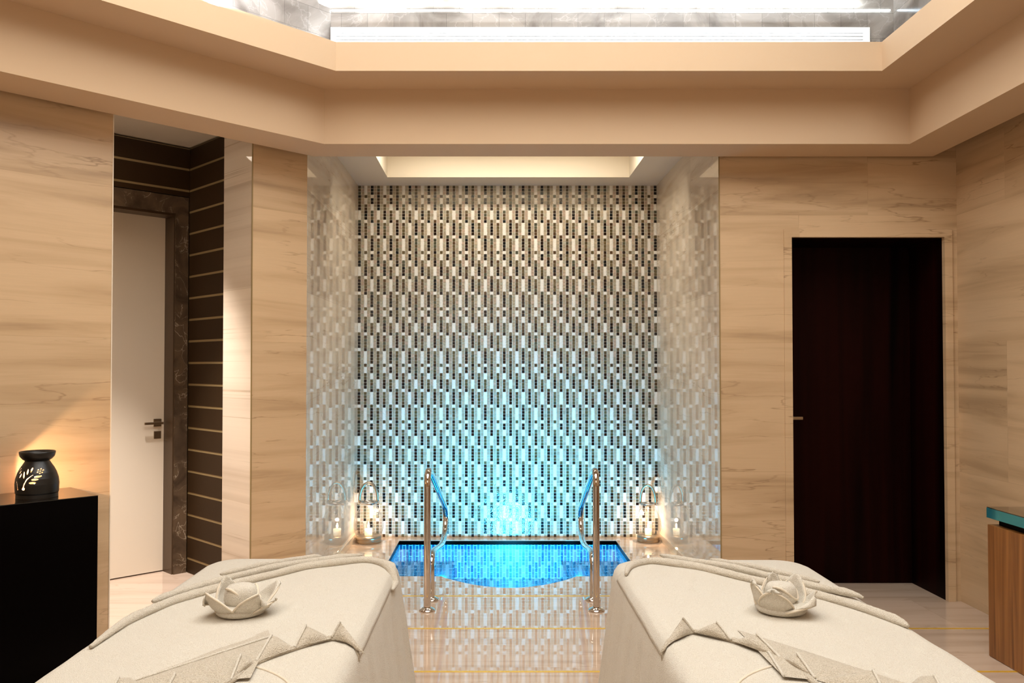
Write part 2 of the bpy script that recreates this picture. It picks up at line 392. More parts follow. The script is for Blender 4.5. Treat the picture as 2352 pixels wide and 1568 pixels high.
for x, y, rx in ((-.74, 5.9, PI/2), (-.74, 5.55, PI/2), (.974, 5.9, -PI/2), (.974, 5.55, -PI/2)):
    j = lathe('jet_nozzle', [(.004, 0), (.03, 0), (.03, .006), (.018, .012), (.012, .006), (.004, .006)], M['chrome'], loc=(x, y, -.11)); j.rotation_euler = (0, rx, 0)
    child(j, pp)
lp = lathe('lamp_ring', [(.045, 0), (.062, 0), (.062, .012), (.05, .016), (.045, .01)], M['chrome'], loc=(.17, 5.17, -.14), close=False); lp.rotation_euler = (-PI/2, 0, 0); child(lp, pp)
lf = lathe('lamp_face', [(.001, 0), (.045, 0), (.045, .008), (.001, .010)], M['lamp_face'], loc=(.17, 5.17, -.14)); lf.rotation_euler = (-PI/2, 0, 0); child(lf, pp)
# ------------------------------------------------------------------ walls
def mosaic_wall():
    V, Fc, MI, C = [], [], [], []
    v, f = boxv(XL-.1, XR+.1, YB, YB+.12, -.02, ZC+.1); V += v; Fc += f; MI += [0]*6; C += [(.7, .6, .5)]*6
    ncol = 95; pw = (XR-XL)/ncol; nrow = 112; ph = ZC/nrow
    segs = [(4, 'OWD'), (1, 'DOW'), (2, 'OWD'), (2, 'DOW'), (3, 'WDO'), (1, 'OWD'), (4, 'DOW'), (1, 'WDO')]
    seq = []
    for n, s in segs:
        for i in range(n): seq.append((s, i == 0, n))
    def col(k):
        j = random.uniform(.75, 1.25)
        if k == 'W': c = (.80, .76, .68)
        elif k == 'O': c = random.choice([(.115, .085, .035), (.14, .10, .045), (.10, .055, .025), (.09, .095, .06), (.16, .12, .06)])
        elif k == 'D': c = random.choice([(.012, .006, .005), (.03, .010, .006), (.005, .012, .014), (.045, .022, .010), (.008, .006, .008)])
        else:
            c = random.choice([(.44, .355, .25), (.385, .33, .23), (.46, .345, .26), (.40, .365, .27), (.36, .295, .21)]); j = random.uniform(.92, 1.08)
        if k == 'W': j = random.uniform(.97, 1.03)
        if k == 'O': j *= .78
        if k == 'D': j *= .5
        return tuple(x*j for x in c)
    def tile(x, z, w_, h_, k):
        a, b = random.gauss(0, .012), random.gauss(0, .012); y = YB-.0025
        n = len(V); e = .0011
        for sx, sz in ((-1, -1), (1, -1), (1, 1), (-1, 1)):
            V.append((x+sx*w_/2, y+a*sx*w_/2+b*sz*min(h_, .024)/2, z+sz*h_/2))
        Fc.append((n, n+1, n+2, n+3)); MI.append(1); C.append(col(k))
    for r in range(nrow):
        z = ZC-(r+.5)*ph
        s, first, nn = seq[(r-17+36) % 18]
        for c in range(ncol):
            x = XL+(c+.5)*pw
            if c % 2: tile(x, z, pw-.0032, ph-.003, 'B'); continue
            k = s[(c//2) % 3]
            if k == 'W':
                if first or r == 0:
                    m_ = nn if first else 3
                    m_ = min(m_, nrow-r)
                    tile(x, z-(m_-1)*ph/2, pw-.0032, ph*m_-.002, 'W')
            else: tile(x, z, pw-.0032, ph-.003, k)
    o = mk('wall_back', V, Fc, M['grout']); o.data.materials.append(M['mosaic'])
    ca = o.data.color_attributes.new('Col', 'FLOAT_COLOR', 'CORNER')
    i = 0
    for p, mi, c in zip(o.data.polygons, MI, C):
        p.material_index = mi
        for li in p.loop_indices: ca.data[li].color = (*c, 1)
    return structure(o)
mosaic_wall()
R90 = PI/2
# alcove side walls (polished pale stone), local x along the wall depth
structure(box('wall_alcove_left', .004, YB-YW, 0, .15, -.02, ZC+.1, M['stone_pale'], loc=(XL, YW, 0), rotz=R90))
structure(box('wall_alcove_right', .004, YB-YW, 0, .15, -.02, ZC+.1, M['stone_pale'], loc=(XR+.15, YW, 0), rotz=R90))
structure(box('baseboard_alcove_left', XL, XL+.012, YW+.02, YB-.004, 0, .055, M['stone_pale']))
structure(box('baseboard_alcove_right', XR-.012, XR, YW+.02, YB-.004, 0, .055, M['stone_pale']))
# wall with the right door
DX0, DX1, DZ = 1.748, 2.642, 2.119
X0 = XR+.15
wb = boxes('wall_door_side', [(XR+.001, DX0-.035, 0, .15, 0, ZC+.1), (DX0-.035, DX1+.035, 0, .15, DZ+.035, ZC+.1), (DX1+.035, XW+.15, 0, .15, 0, ZC+.1)], M['stone'], loc=(0, YW, 0)); structure(wb)
structure(box('wall_right', -3, YW, 0, .15, -.02, ZC+.1, M['stone'], loc=(XW+.15, 0, 0), rotz=R90))
trim(XR-.001, XR+.006, YW-.003, YW, 0, ZC, M['brass'])
# door 1 (right, dark)
d1 = structure(empty('door_1', ((DX0+DX1)/2, YW, 0)))
child(boxes('door_architrave', [(DX0-.045, DX0, YW-.012, YW+.02, 0, DZ+.045), (DX1, DX1+.045, YW-.012, YW+.02, 0, DZ+.045), (DX0, DX1, YW-.012, YW+.02, DZ, DZ+.045)], M['stone']), d1)
child(boxes('door_reveal', [(DX0-.03, DX0, YW+.02, 5.30, 0, DZ+.03), (DX1, DX1+.03, YW+.02, 5.30, 0, DZ+.03), (DX0, DX1, YW+.02, 5.30, DZ, DZ+.03)], M['door_wood']), d1)
child(box('door_leaf', DX0+.002, DX1-.002, 5.263, 5.30, .004, DZ-.002, M['door_wood']), d1)
hd = child(box('door_handle', 1.82, 1.94, 5.205, 5.22, 1.03, 1.05, M['nickel'], bevel=.003), d1)
child(box('handle_stem', 1.84, 1.858, 5.21, 5.264, 1.03, 1.05, M['nickel']), d1)
# slanted wall on the left: pillar beside the alcove, then the opening, then the long wall
def L(name, u0, u1, v0, v1, z0, z1, m, parent=None, bevel=0):
    if parent:
        return child(box(name, u0, u1, v0, v1, z0, z1, m, loc=LO, rotz=LA, bevel=bevel), parent)
    return box(name, u0, u1, v0, v1, z0, z1, m, loc=LO, rotz=LA, bevel=bevel)
structure(L('wall_pillar', 0, .349, -.33, 0, 0, ZC+.1, M['stone']))
structure(L('wall_pillar_return', .349, .352, -.33, -.004, 0, ZC+.09, M['stone_pale']))
tn[0] += 1; structure(L('trim_%d' % tn[0], .349, .3545, -.004, .003, 0, ZC, M['brass']))
structure(L('wall_left', 1.108, 3.1, -.15, 0, 0, ZC+.1, M['stone']))
tn[0] += 1; structure(L('trim_%d' % tn[0], 1.103, 1.108, -.15, .003, 0, ZC, M['cream_paint']))
# passage behind the opening
structure(L('wall_passage_side', .03, .165, -1.40, -.331, 0, ZC+.1, M['brass']))
structure(L('wall_passage_back', .165, 3.1, -1.45, -1.40, 0, ZC+.1, M['dark_wood']))
structure(L('wall_passage_end', 3.1, 3.2, -1.45, 0, 0, ZC+.1, M['stone']))
zs = [2.815-.1435*i for i in range(20)]
bd = tag(empty('board_cladding', lw(.18, -.7), LA), 'dark horizontal board cladding with brass grooves in the passage beside the door', 'wall panelling')
for z in zs:
    z0 = max(z-.1285, .003)
    if z < .02: continue
    L('board', .165, .182, -1.146, -.335, z0, z, M['dark_wood'], bd)
    L('groove_strip', .165, .180, -1.146, -.335, z0-.0148, z0-.0002, M['brass'], bd)
    if z > 2.5: L('board', .182, 2.9, -1.165, -1.148, max(z0, 2.495), z, M['dark_wood'], bd)
L('groove_strip', .182, 2.9, -1.20, -1.150, 2.496, 2.82, M['brass'], bd)
# door 2 (left, cream)
d2 = structure(empty('door_2', lw(.72, -1.29), LA))
o = child(boxes('door_surround', [(.186, .272, -1.29, -1.148, 0, 2.49), (1.17, 1.26, -1.29, -1.148, 0, 2.49), (.272, 1.17, -1.29, -1.148, 2.375, 2.49)], M['emperador'], loc=LO, rotz=LA), d2)
child(boxes('door_frame', [(.272, .280, -1.30, -1.160, 0, 2.375), (1.162, 1.17, -1.30, -1.160, 0, 2.375), (.280, 1.162, -1.30, -1.160, 2.36, 2.375)], M['brown_frame'], loc=LO, rotz=LA), d2)
L('door_leaf', .281, 1.161, -1.34, -1.292, .008, 2.36, M['cream_paint'], d2)
def lev(name, u0, u1, v0, v1, z0, z1): return L(name, u0, u1, v0, v1, z0, z1, M['nickel'], d2, bevel=.002)
lev('handle_plate', .300, .352, -1.292, -1.284, .965, 1.017)
lev('door_handle', .305, .43, -1.25, -1.238, .982, .998)
lev('handle_stem', .31, .332, -1.284, -1.25, .982, .998)
lev('lock_plate', .302, .350, -1.292, -1.284, .885, .935)
# rear of the room
structure(box('wall_far_left', -3.35, -3.2, -3, 3.2, -.02, ZC+.1, M['stone']))
structure(box('wall_front', -3.3, 3.0, -3.15, -3, -.02, ZC+.1, M['stone']))
# ------------------------------------------------------------------ stepped ceiling
BASE = [(2.563, 4.82), (-1.04, 4.82), (-3.0, 2.86), (-3.0, -2.4), (2.563, -2.4)]
def inset(P, d):
    n = len(P); out = []
    L_ = []
    for i in range(n):
        a = Vector((*P[i], 0)); b = Vector((*P[(i+1) % n], 0)); t = (b-a).normalized(); nn = Vector((-t.y, t.x, 0))
        L_.append((a+nn*d, t))
    for i in range(n):
        p, t = L_[i-1]; q, s = L_[i]
        den = t.x*s.y-t.y*s.x; k = ((q.x-p.x)*s.y-(q.y-p.y)*s.x)/den
        r = p+t*k; out.append((r.x, r.y))
    return out
def rings(name, specs, m):
    V, Fc = [], []
    for d0, d1, z0, z1 in specs:
        A, B = inset(BASE, d0), inset(BASE, d1); n = len(A); k = len(V)
        for P, z in ((A, z0), (B, z0), (A, z1), (B, z1)): V += [(x, y, z) for x, y in P]
        for i in range(n):
            j = (i+1) % n
            Fc += [(k+i, k+j, k+n+j, k+n+i), (k+2*n+i, k+3*n+i, k+3*n+j, k+2*n+j), (k+i, k+2*n+i, k+2*n+j, k+j), (k+n+i, k+n+j, k+3*n+j, k+3*n+i)]
    return fixn(mk(name, V, Fc, m))
structure(rings('ceiling', [(0, .27, 2.585, 2.889), (0, .55, 2.889, 2.915), (.52, .55, 2.915, 3.04)], M['paint']))
# marble walls of the raised lantern
def void_walls():
    A = inset(BASE, .43); n = len(A)
    for i in range(n):
        a = Vector((*A[i], 0)); b = Vector((*A[(i+1) % n], 0)); d = b-a
        o = box('wall_lantern_%s' % ('back', 'slanted', 'left', 'front', 'right')[i], -.05, d.length+.05, -.06, 0, 2.915, 3.95, M['void_marble'], loc=(a.x, a.y, 0), rotz=math.atan2(d.y, d.x))
        structure(o)
void_walls()
structure(box('ceiling_lantern', -3.0, 2.5, -2.4, 4.6, 3.95, 4.0, M['white_paint']))
# led profile on the marble
A = inset(BASE, .43); B = inset(BASE, .415)
led = tag(tube('led_profile', [(A[0][0]-.02, A[0][1]-.004, 3.255), (A[1][0]+.005, A[1][1]-.004, 3.255)], .004, M['led'], seg=8), 'thin bright line of light across the grey marble above the ceiling coffer', 'light')
lg = tag(empty('linear_grille', (.57, 4.385, 3.1)), 'long white slotted air grille above the coffer edge', 'air grille')
Yg = 4.388
child(boxes('grille_frame', [(-.86, 2.0, Yg-.012, Yg, 3.13, 3.16), (-.86, 2.0, Yg-.012, Yg, 2.99, 3.02), (-.86, -.835, Yg-.012, Yg, 3.02, 3.13), (1.965, 2.0, Yg-.012, Yg, 3.02, 3.13)], M['white_paint']), lg)
for i in range(6):
    child(box('slat', -.835, 1.965, Yg-.011, Yg-.001, 3.024+.018*i, 3.037+.018*i, M['white_paint']), lg)
# alcove ceiling with light slot, gap strips, passage ceiling
sx0, sx1, sy0, sy1 = -.816, 1.055, 5.72, 6.405
structure(boxes('ceiling_alcove', [(XL-.1, sx0, YW-.1, YB, ZC, ZC+.03), (sx1, XR+.1, YW-.1, YB, ZC, ZC+.03), (sx0, sx1, YW-.1, sy0, ZC, ZC+.03), (sx0, sx1, sy1, YB, ZC, ZC+.03)], M['paint_pale']))
structure(boxes('ceiling_alcove_slot', [(sx0-.02, sx0, sy0, sy1, ZC+.03, 3.16), (sx1, sx1+.02, sy0, sy1, ZC+.03, 3.16), (sx0, sx1, sy0-.02, sy0, ZC+.03, 3.16), (sx0, sx1, sy1, sy1+.02, ZC+.03, 3.16), (sx0, sx1, sy0, sy1, 3.16, 3.18)], M['paint_pale']))
structure(boxes('ceiling_gap', [(-1.3, 2.85, 4.76, YW-.02, ZC, ZC+.03), (2.5, 2.85, -3, 4.76, ZC, ZC+.03)], M['paint']))
structure(box('ceiling_passage', -.2, 3.2, -1.5, .25, ZC+.002, ZC+.03, M['paint_pale'], loc=LO, rotz=LA))
structure(box('ceiling_rear', -3.3, 3.0, -3.1, -2.35, ZC, ZC+.03, M['paint']))
structure(box('ceiling_side', -3.3, -2.95, -2.35, 3.0, ZC, ZC+.03, M['paint']))
# ------------------------------------------------------------------ beds
ZT = .58
def zd(d):
    pts = [(-.01, .53), (0, .552), (.012, .571), (.035, ZT), (.30, ZT+.012), (2, ZT+.012)]
    for (a, x), (b, y) in zip(pts, pts[1:]):
        if d <= b: return x+(y-x)*max(0, (d-a))/(b-a)
    return ZT
def bed(x0, x1, y0, y1, label, drop_side):
    cx = (x0+x1)/2; root = tag(empty('massage_table', (cx, (y0+y1)/2, 0)), label, 'massage table')
    W, Ln, R = (x1-x0)/2, (y1-y0)/2, .13
    rnd = random.Random(3 if x0 < 0 else 5)
    def loop(out, z, amp):
        # rounded rectangle with arc-length folds
        r = max(R+out, .01); a, b = W-R+0, Ln-R; pts = []
        if R+out < .01: a, b = W+out-.01, Ln+out-.01
        seq = []
        for cxs, cys, a0 in ((1, 1, 0), (-1, 1, 1), (-1, -1, 2), (1, -1, 3)):
            for k in range(13):
                th = (a0+k/12)*PI/2; seq.append((cxs*a+r*math.cos(th), cys*b+r*math.sin(th), math.cos(th), math.sin(th)))
            nx = {0: (-1, 1), 1: (-1, -1), 2: (1, -1), 3: (1, 1)}[a0]
            e0 = seq[-1]; th = (a0+1)*PI/2
            ex, ey = nx[0]*a+r*math.cos(th), nx[1]*b+r*math.sin(th)
            ns = 26 if a0 % 2 == 0 else 70
            for k in range(1, ns):
                t = k/ns; seq.append((e0[0]+(ex-e0[0])*t, e0[1]+(ey-e0[1])*t, math.cos(th), math.sin(th)))
        for i, (x, y, nx_, ny_) in enumerate(seq):
            s = i*.022*1.35
            q = amp*(math.sin(s*31+1.3*math.sin(s*5))+.6*math.sin(s*53+2*math.sin(s*3.1)))
            pts.append((x+nx_*q, y+ny_*q, z))
        return pts
    prof = [(-.36, ZT+.012, 0), (-.30, ZT+.012, 0), (-.2, ZT+.009, 0), (-.1, ZT+.004, 0), (-.035, ZT, 0), (-.012, .571, 0), (0, .552, 0), (.006, .53, .0005), (.012, .48, .002), (.024, .38, .005), (.038, .25, .008), (.055, .12, .010), (.068, .012, .012)]
    V, Fc = [], []; n = None
    for o_, z, a in prof:
        p = loop(o_, z, a); n = len(p); V += p
    for j in range(len(prof)-1):
        for i in range(n):
            k = (i+1) % n; Fc.append((j*n+i, (j+1)*n+i, (j+1)*n+k, j*n+k))
    Fc.append(tuple(range(n)))
    V = [(x, y, z) for x, y, z in V]
    o = mk('cover_sheet', V, Fc, M['terry'], root, True, loc=(0, 0, 0)); fixn(o)
    # seam of the fitted sheet, a rounded arc near the head
    sg = -1 if x0 < 0 else 1
    pts = []
    inner = W if x0 < 0 else -W
    for q in range(0, 15):
        t = q/14
        lx = inner - (.09 + (1-math.cos(t*PI/2))*.30)*(1 if x0 < 0 else -1)*1.0
        ly = 1.93 + math.sin(t*PI/2)*.24 - (y0+y1)/2
        d = W-abs(lx); pts.append((lx, ly, zd(d)+.002))
    tube('piping', pts, .0035, M['selvage'], root, seg=8)
    return root
bed(-1.14, -.375, 1.25, 3.42, 'massage table under a cream cover on the left of the aisle', 1)
bed(.475, 1.25, 1.25, 3.40, 'massage table under a cream cover on the right of the aisle', -1)
def onz(px, py, z=ZT+.008):
    a = (px-PX)/F; b = -(py-PY)/F
    dy = math.cos(PITCH)-math.sin(PITCH)*b; dz = math.sin(PITCH)+math.cos(PITCH)*b
    t = (z-H)/dz; return Vector((a*t, dy*t, z))
def cornercut_(d): return .15-math.sqrt(max(0, .15**2-(.15-min(max(d, 0), .15))**2))
def towel(x0, x1, inner, near_px, ridge_px, far_extra, flaps, label, tag_name):
    root = tag(empty('bath_towel', ((x0+x1)/2, 2.7, ZT)), label, 'towel')
    def cornercut(x): return cornercut_(min(x-x0, x1-x))
    def edge_z(x, y, extra=.006):
        d = min(x-x0, x1-x, 3.42-y-cornercut(x))
        return zd(d)+extra
    near = [onz(*p) for p in near_px]; far = [onz(*p) for p in ridge_px[0][:-2]]
    def yat(P, x):
        P = sorted(P, key=lambda p: p.x)
        if x <= P[0].x: return P[0].y
        elif x >= P[-1].x: return P[-1].y
        else:
            for a, b in zip(P, P[1:]):
                if a.x <= x <= b.x: break
        return a.y+(b.y-a.y)*(x-a.x)/max(b.x-a.x, 1e-4)
    nx, ny = 150, 90; V, Fc = [], []
    for i in range(nx+1):
        x = x0-.006+(x1-x0+.012)*i/nx
        n_, f_ = yat(near, x), min(yat(far, x)+far_extra, 3.40-cornercut(x))
        for j in range(ny+1):
            y = n_+(f_-n_)*j/ny
            e = .007+.0016*math.sin(x*19+y*7)*math.sin(y*23-x*5)+.003*math.exp(-((y-n_)/.02)**2)
            V.append((x, y, edge_z(x, y, e)))
    for i in range(nx):
        for j in range(ny):
            a = i*(ny+1)+j; Fc.append((a, a+ny+1, a+ny+2, a+1))
    o = mk('towel_body', V, Fc, M['terry'], None, True); md = o.modifiers.new('s', 'SOLIDIFY'); md.thickness = .006; md.offset = -1
    child(o, root)
    # rolled folds along the far side
    for k, P in enumerate(ridge_px):
        pts = []
        for q in smoothpath([onz(*p, ZT+.02) for p in P], 16):
            xx = min(max(q.x, x0-.01), x1+.01); yy = min(q.y, 3.425-cornercut(xx)*.6)
            z = edge_z(xx, yy, .016)
            pts.append((xx, yy, z))
        r = (.0155, .0135, .011)[k]
        f_ = tube('rolled_fold', pts, r, M['fold_shade'], seg=24, flat=.95, jit=.0009, taper=lambda t: .35+.65*min(1, t*8, (1-t)*8)+.06*math.sin(t*23))
        child(f_, root)
    # rolled near edge
    pts = [Vector((min(max(q.x, x0), x1), q.y, edge_z(q.x, q.y, .007))) for q in smoothpath(near, 6)]
    child(tube('rolled_edge', pts, .0075, M['shade_terry'], seg=16, jit=.0012, taper=lambda t: .6+.4*min(1, t*10, (1-t)*10)), root)
    # pleated corners turned back along the near edge
    for P, A_, B_, *hh in flaps:
        P, A_, B_ = onz(*P, ZT+(hh[0] if hh else .05)), onz(*A_, ZT+.012), onz(*B_, ZT+.014)
        P.x = min(max(P.x, x0+.02), x1-.02)
        C_ = Vector((P.x*1.0+(A_.x-B_.x)*.1, P.y+.09, edge_z(P.x, P.y+.09, .007)))
        for q in (A_, B_): q.z = edge_z(min(max(q.x, x0), x1), q.y, .010)
        V, Fc = [], []; n = 22
        def patch(a, b, c, bulge):
            idx = {}
            nrm = (b-a).cross(c-a).normalized()
            if nrm.z < 0: nrm = -nrm
            for i in range(n+1):
                for j in range(n+1-i):
                    u, v = i/n, j/n; w_ = 1-u-v
                    q = a*w_+b*u+c*v + nrm*(bulge*27*u*v*w_+random.uniform(-.0005, .0005)*(u*v*w_ > 0))
                    q.z = max(q.z, edge_z(min(max(q.x, x0), x1), q.y, .006))
                    idx[(i, j)] = len(V); V.append(tuple(q))
            for i in range(n):
                for j in range(n-i):
                    Fc.append((idx[i, j], idx[i+1, j], idx[i, j+1]))
                    if i+j < n-1: Fc.append((idx[i+1, j], idx[i+1, j+1], idx[i, j+1]))
            return idx
        f1 = patch(A_, B_, P, .010); patch(A_, P, C_, .001); patch(B_, C_, P, .001)
        f_ = mk('pleat', V, Fc, M['shade_terry'], None, True); bm = bmesh.new(); bm.from_mesh(f_.data)
        bmesh.ops.recalc_face_normals(bm, faces=bm.faces); bm.to_mesh(f_.data); bm.free()
        child(f_, root)
        hem = [Vector(V[f1[(0, j)]])+Vector((0, -.001, .002)) for j in range(n+1)]
        child(tube('hem', hem, .0034, M['terry'], seg=8, jit=.0003), root)
    return root
towel(-1.14, -.375, 1,
      [(833, 1477), (762, 1466), (677, 1492), (588, 1528), (530, 1572), (380, 1640), (60, 1800)],
      [[(208, 1482), (285, 1427), (347, 1398), (424, 1371), (522, 1348), (612, 1328), (694, 1307), (775, 1293), (837, 1286), (877, 1291), (908, 1306), (917, 1320)],
       [(350, 1378), (385, 1366), (449, 1348), (522, 1330), (612, 1311), (694, 1294), (775, 1280), (832, 1272)],
       [(506, 1319), (571, 1306), (624, 1296), (694, 1282), (739, 1275)]], .03,
      [((782, 1428), (762, 1464), (839, 1475)), ((703, 1436), (677, 1490), (762, 1464)), ((624, 1458), (588, 1526), (677, 1490)),
       ((553, 1503), (530, 1570), (588, 1526)), ((402, 1548), (370, 1620), (530, 1570)), ((273, 1556), (230, 1640), (400, 1610)), ((622, 1462), (250, 1590), (575, 1560), .026)],
      'cream towel with zigzag pleated edge laid across the left massage table', 'l')
towel(.475, 1.25, -1,
      [(1513, 1475), (1592, 1452), (1679, 1474), (1770, 1505), (1850, 1560), (1960, 1640), (2300, 1800)],
      [[(1438, 1312), (1446, 1299), (1466, 1292), (1501, 1289), (1562, 1298), (1643, 1315), (1724, 1335), (1805, 1353), (1886, 1370), (1967, 1390), (2028, 1410), (2068, 1425), (2086, 1434)],
       [(1517, 1272), (1562, 1284), (1643, 1299), (1724, 1317), (1805, 1334), (1886, 1349), (1934, 1356), (1983, 1367)],
       [(1631, 1285), (1683, 1296), (1744, 1307), (1805, 1319), (1882, 1335)]], .03,
      [((1568, 1419), (1592, 1450), (1513, 1475)), ((1646, 1428), (1679, 1474), (1592, 1450)), ((1738, 1456), (1793, 1520), (1683, 1474)),
       ((1831, 1501), (1872, 1568), (1793, 1520)), ((2005, 1539), (2040, 1620), (1872, 1568)), ((2145, 1551), (2190, 1640), (2040, 1620)), ((1742, 1462), (1800, 1560), (2150, 1595), .026)],
      'cream towel with zigzag pleated edge laid across the right massage table', 'r')
# ------------------------------------------------------------------ folded towel flowers
def flower(loc, petals, label, ball=1.0):
    root = tag(empty('towel_flower', loc), label, 'folded towel', 'towel flowers on the massage tables')
    b = lathe('base_fold', [(.02, 0), (.055, 0), (.072, .006), (.078, .016), (.07, .028), (.05, .034), (.02, .034)], M['terry'], root, seg=36)
    c = lathe('bud', [(.008, .028), (.044, .030), (.051, .046), (.049, .068), (.045, .080), (.038, .087), (.016, .090), (.003, .089)], M['terry'], root, seg=36)
    c.scale = (ball, ball, 1)
    tp = [(.050*math.cos(a), .050*math.sin(a)*.9, .045+.040*math.sin((a+.6))**2) for a in [PI*1.25+i*PI/14 for i in range(15)]]
    tube('bud_seam', tp, .004, M['selvage'], root, seg=8)
    for phi, Hh, wd, lean, sq in petals:
        phi = math.radians(phi); V, Fc = [], []; ns, nt_ = 14, 12
        for j in range(nt_+1):
            t = j/nt_
            for i in range(ns+1):
                s = i/ns*2-1
                wdt = wd*(1-t)**.75*(1+.35*t)+.004
                cup = (1-abs(s)**1.6)
                r = .060+.022*math.sin(PI*min(t, .6))+lean*t**1.4 - .010*abs(s)**2*(1-t)
                lat = s*wdt
                th = lat/.075
                x, y = r*math.cos(th), r*math.sin(th)
                z = .006+Hh*t*(1-.12*s*s) + sq*s*t*.02
                cx_, sx_ = math.cos(phi), math.sin(phi)
                V.append((x*cx_-y*sx_, x*sx_+y*cx_, z))
        for j in range(nt_):
            for i in range(ns):
                a = j*(ns+1)+i; Fc.append((a, a+1, a+ns+2, a+ns+1))
        p = mk('petal', V, Fc, M['terry'], root, True)
        md = p.modifiers.new('s', 'SOLIDIFY'); md.thickness = .006
        for side in (0, ns):
            hm = tube('hem', [V[j*(ns+1)+side] for j in range(nt_+1)], .0032, M['selvage'], p, seg=6)
    return root
flower((-.772, 2.565, ZT+.019), [(215, .062, .075, .028, 1), (318, .060, .07, .022, -1), (140, .098, .058, .005, 0), (28, .082, .062, .034, 0), (350, .045, .05, .03, 0), (85, .055, .05, .0, 0)],
       'folded towel flower with four wide-spread petals on the left massage table')
flower((.890, 2.585, ZT+.019), [(238, .084, .062, .016, 0), (190, .098, .052, .012, 0), (318, .062, .082, .026, 1), (88, .098, .05, .004, 0), (40, .098, .055, .012, 0), (140, .05, .05, 0, 0)],
       'folded towel flower with tall upright petals on the right massage table', .95)
# ------------------------------------------------------------------ pool rails
def rail(xa, xb, label):
    root = tag(empty('handrail', (xa, 4.67, 0)), label, 'handrail', 'pool handrails')
    def X(y): return (xb-xa)*(y-4.67)/1.15
    pts = [(0, 4.67, 0), (0, 4.67, .3), (0, 4.67, .62), (0, 4.67, .70), (0, 4.685, .748), (0, 4.73, .768), (0, 4.80, .757), (0, 4.95, .705), (0, 5.3, .575), (0, 5.62, .455),
           (0, 5.74, .405), (0, 5.80, .35), (0, 5.81, .29), (0, 5.76, .225), (0, 5.66, .19), (0, 5.5, .19), (0, 5.3, .215), (0, 5.1, .245), (0, 4.97, .255), (0, 4.905, .235), (0, 4.885, .18), (0, 4.885, .1), (0, 4.885, 0)]
    P = smoothpath([(X(y), y-4.67, z) for _, y, z in pts], 6)
    tube('rail', P, .0192, M['chrome'], root, seg=20)
    for y in (4.67, 4.885):
        lathe('flange', [(.005, 0), (.046, 0), (.046, .004), (.036, .012), (.024, .018), (.0195, .02)], M['chrome'], root, loc=(X(y), y-4.67, .001), seg=32)
    return root
rail(-.366, -.33, 'chrome pool handrail on the left side of the pool edge')
rail(.578, .612, 'chrome pool handrail on the right side of the pool edge')
# ------------------------------------------------------------------ glass lanterns
def lantern(loc, s, sz, rot, label):
    root = tag(empty('candle_lantern', loc, rot), label, 'lantern', 'glass candle lanterns at the mosaic wall'); root.scale = (s, s, sz)
    lathe('base_ring', [(.02, 0), (.098, 0), (.100, .003), (.100, .022), (.098, .025), (.100, .028), (.100, .050), (.095, .054), (.02, .054)], M['nickel'], root, seg=48)
    g = lathe('glass_bulb', [(.094, .054), (.106, .075), (.115, .11), (.117, .145), (.111, .18), (.098, .215), (.080, .25), (.066, .28), (.060, .305), (.060, .325)], M['glass'], root, seg=48, close=False)
    lathe('collar', [(.061, .300), (.069, .300), (.070, .308), (.069, .316), (.061, .316), (.061, .300)], M['chrome'], root, seg=40, close=False)
    P = [(.070*math.cos(a), 0, .315+.02+.125*math.sin(a)) for a in [PI*i/24 for i in range(25)]]
    P = [(.070, 0, .305)]+P+[(-.070, 0, .305)]
    tube('handle', P, .0115, M['nickel'], root, seg=12)
    for sx in (-1, 1):
        k = lathe('hinge_knob', [(.002, -.008), (.011, -.008), (.011, .008), (.002, .008)], M['chrome'], root, loc=(.076*sx, 0, .308), seg=16); k.rotation_euler = (0, R90, 0)
    lathe('candle_glass', [(.036, .058), (.040, .07), (.042, .15)], M['glass'], root, seg=32, close=False)
    c = lathe('candle', [(.004, .055), (.030, .055), (.030, .105), (.004, .105)], M['wax'], root, seg=24)
    lathe('flame', [(.001, .108), (.006, .114), (.0085, .124), (.006, .138), (.001, .150)], M['flame'], c, seg=14)
    point('candle_light', (loc[0], loc[1], loc[2]+.175*sz), 2.8, (1, .70, .46), .012)
    return root
lantern((-.968, 6.50, 0), 1.0, 1.0, math.radians(12), 'larger glass lantern with lit candle in the left corner beside the pool')
lantern((1.215, 6.53, 0), .87, .95, math.radians(-28), 'smaller glass lantern with lit candle in the right corner beside the pool')
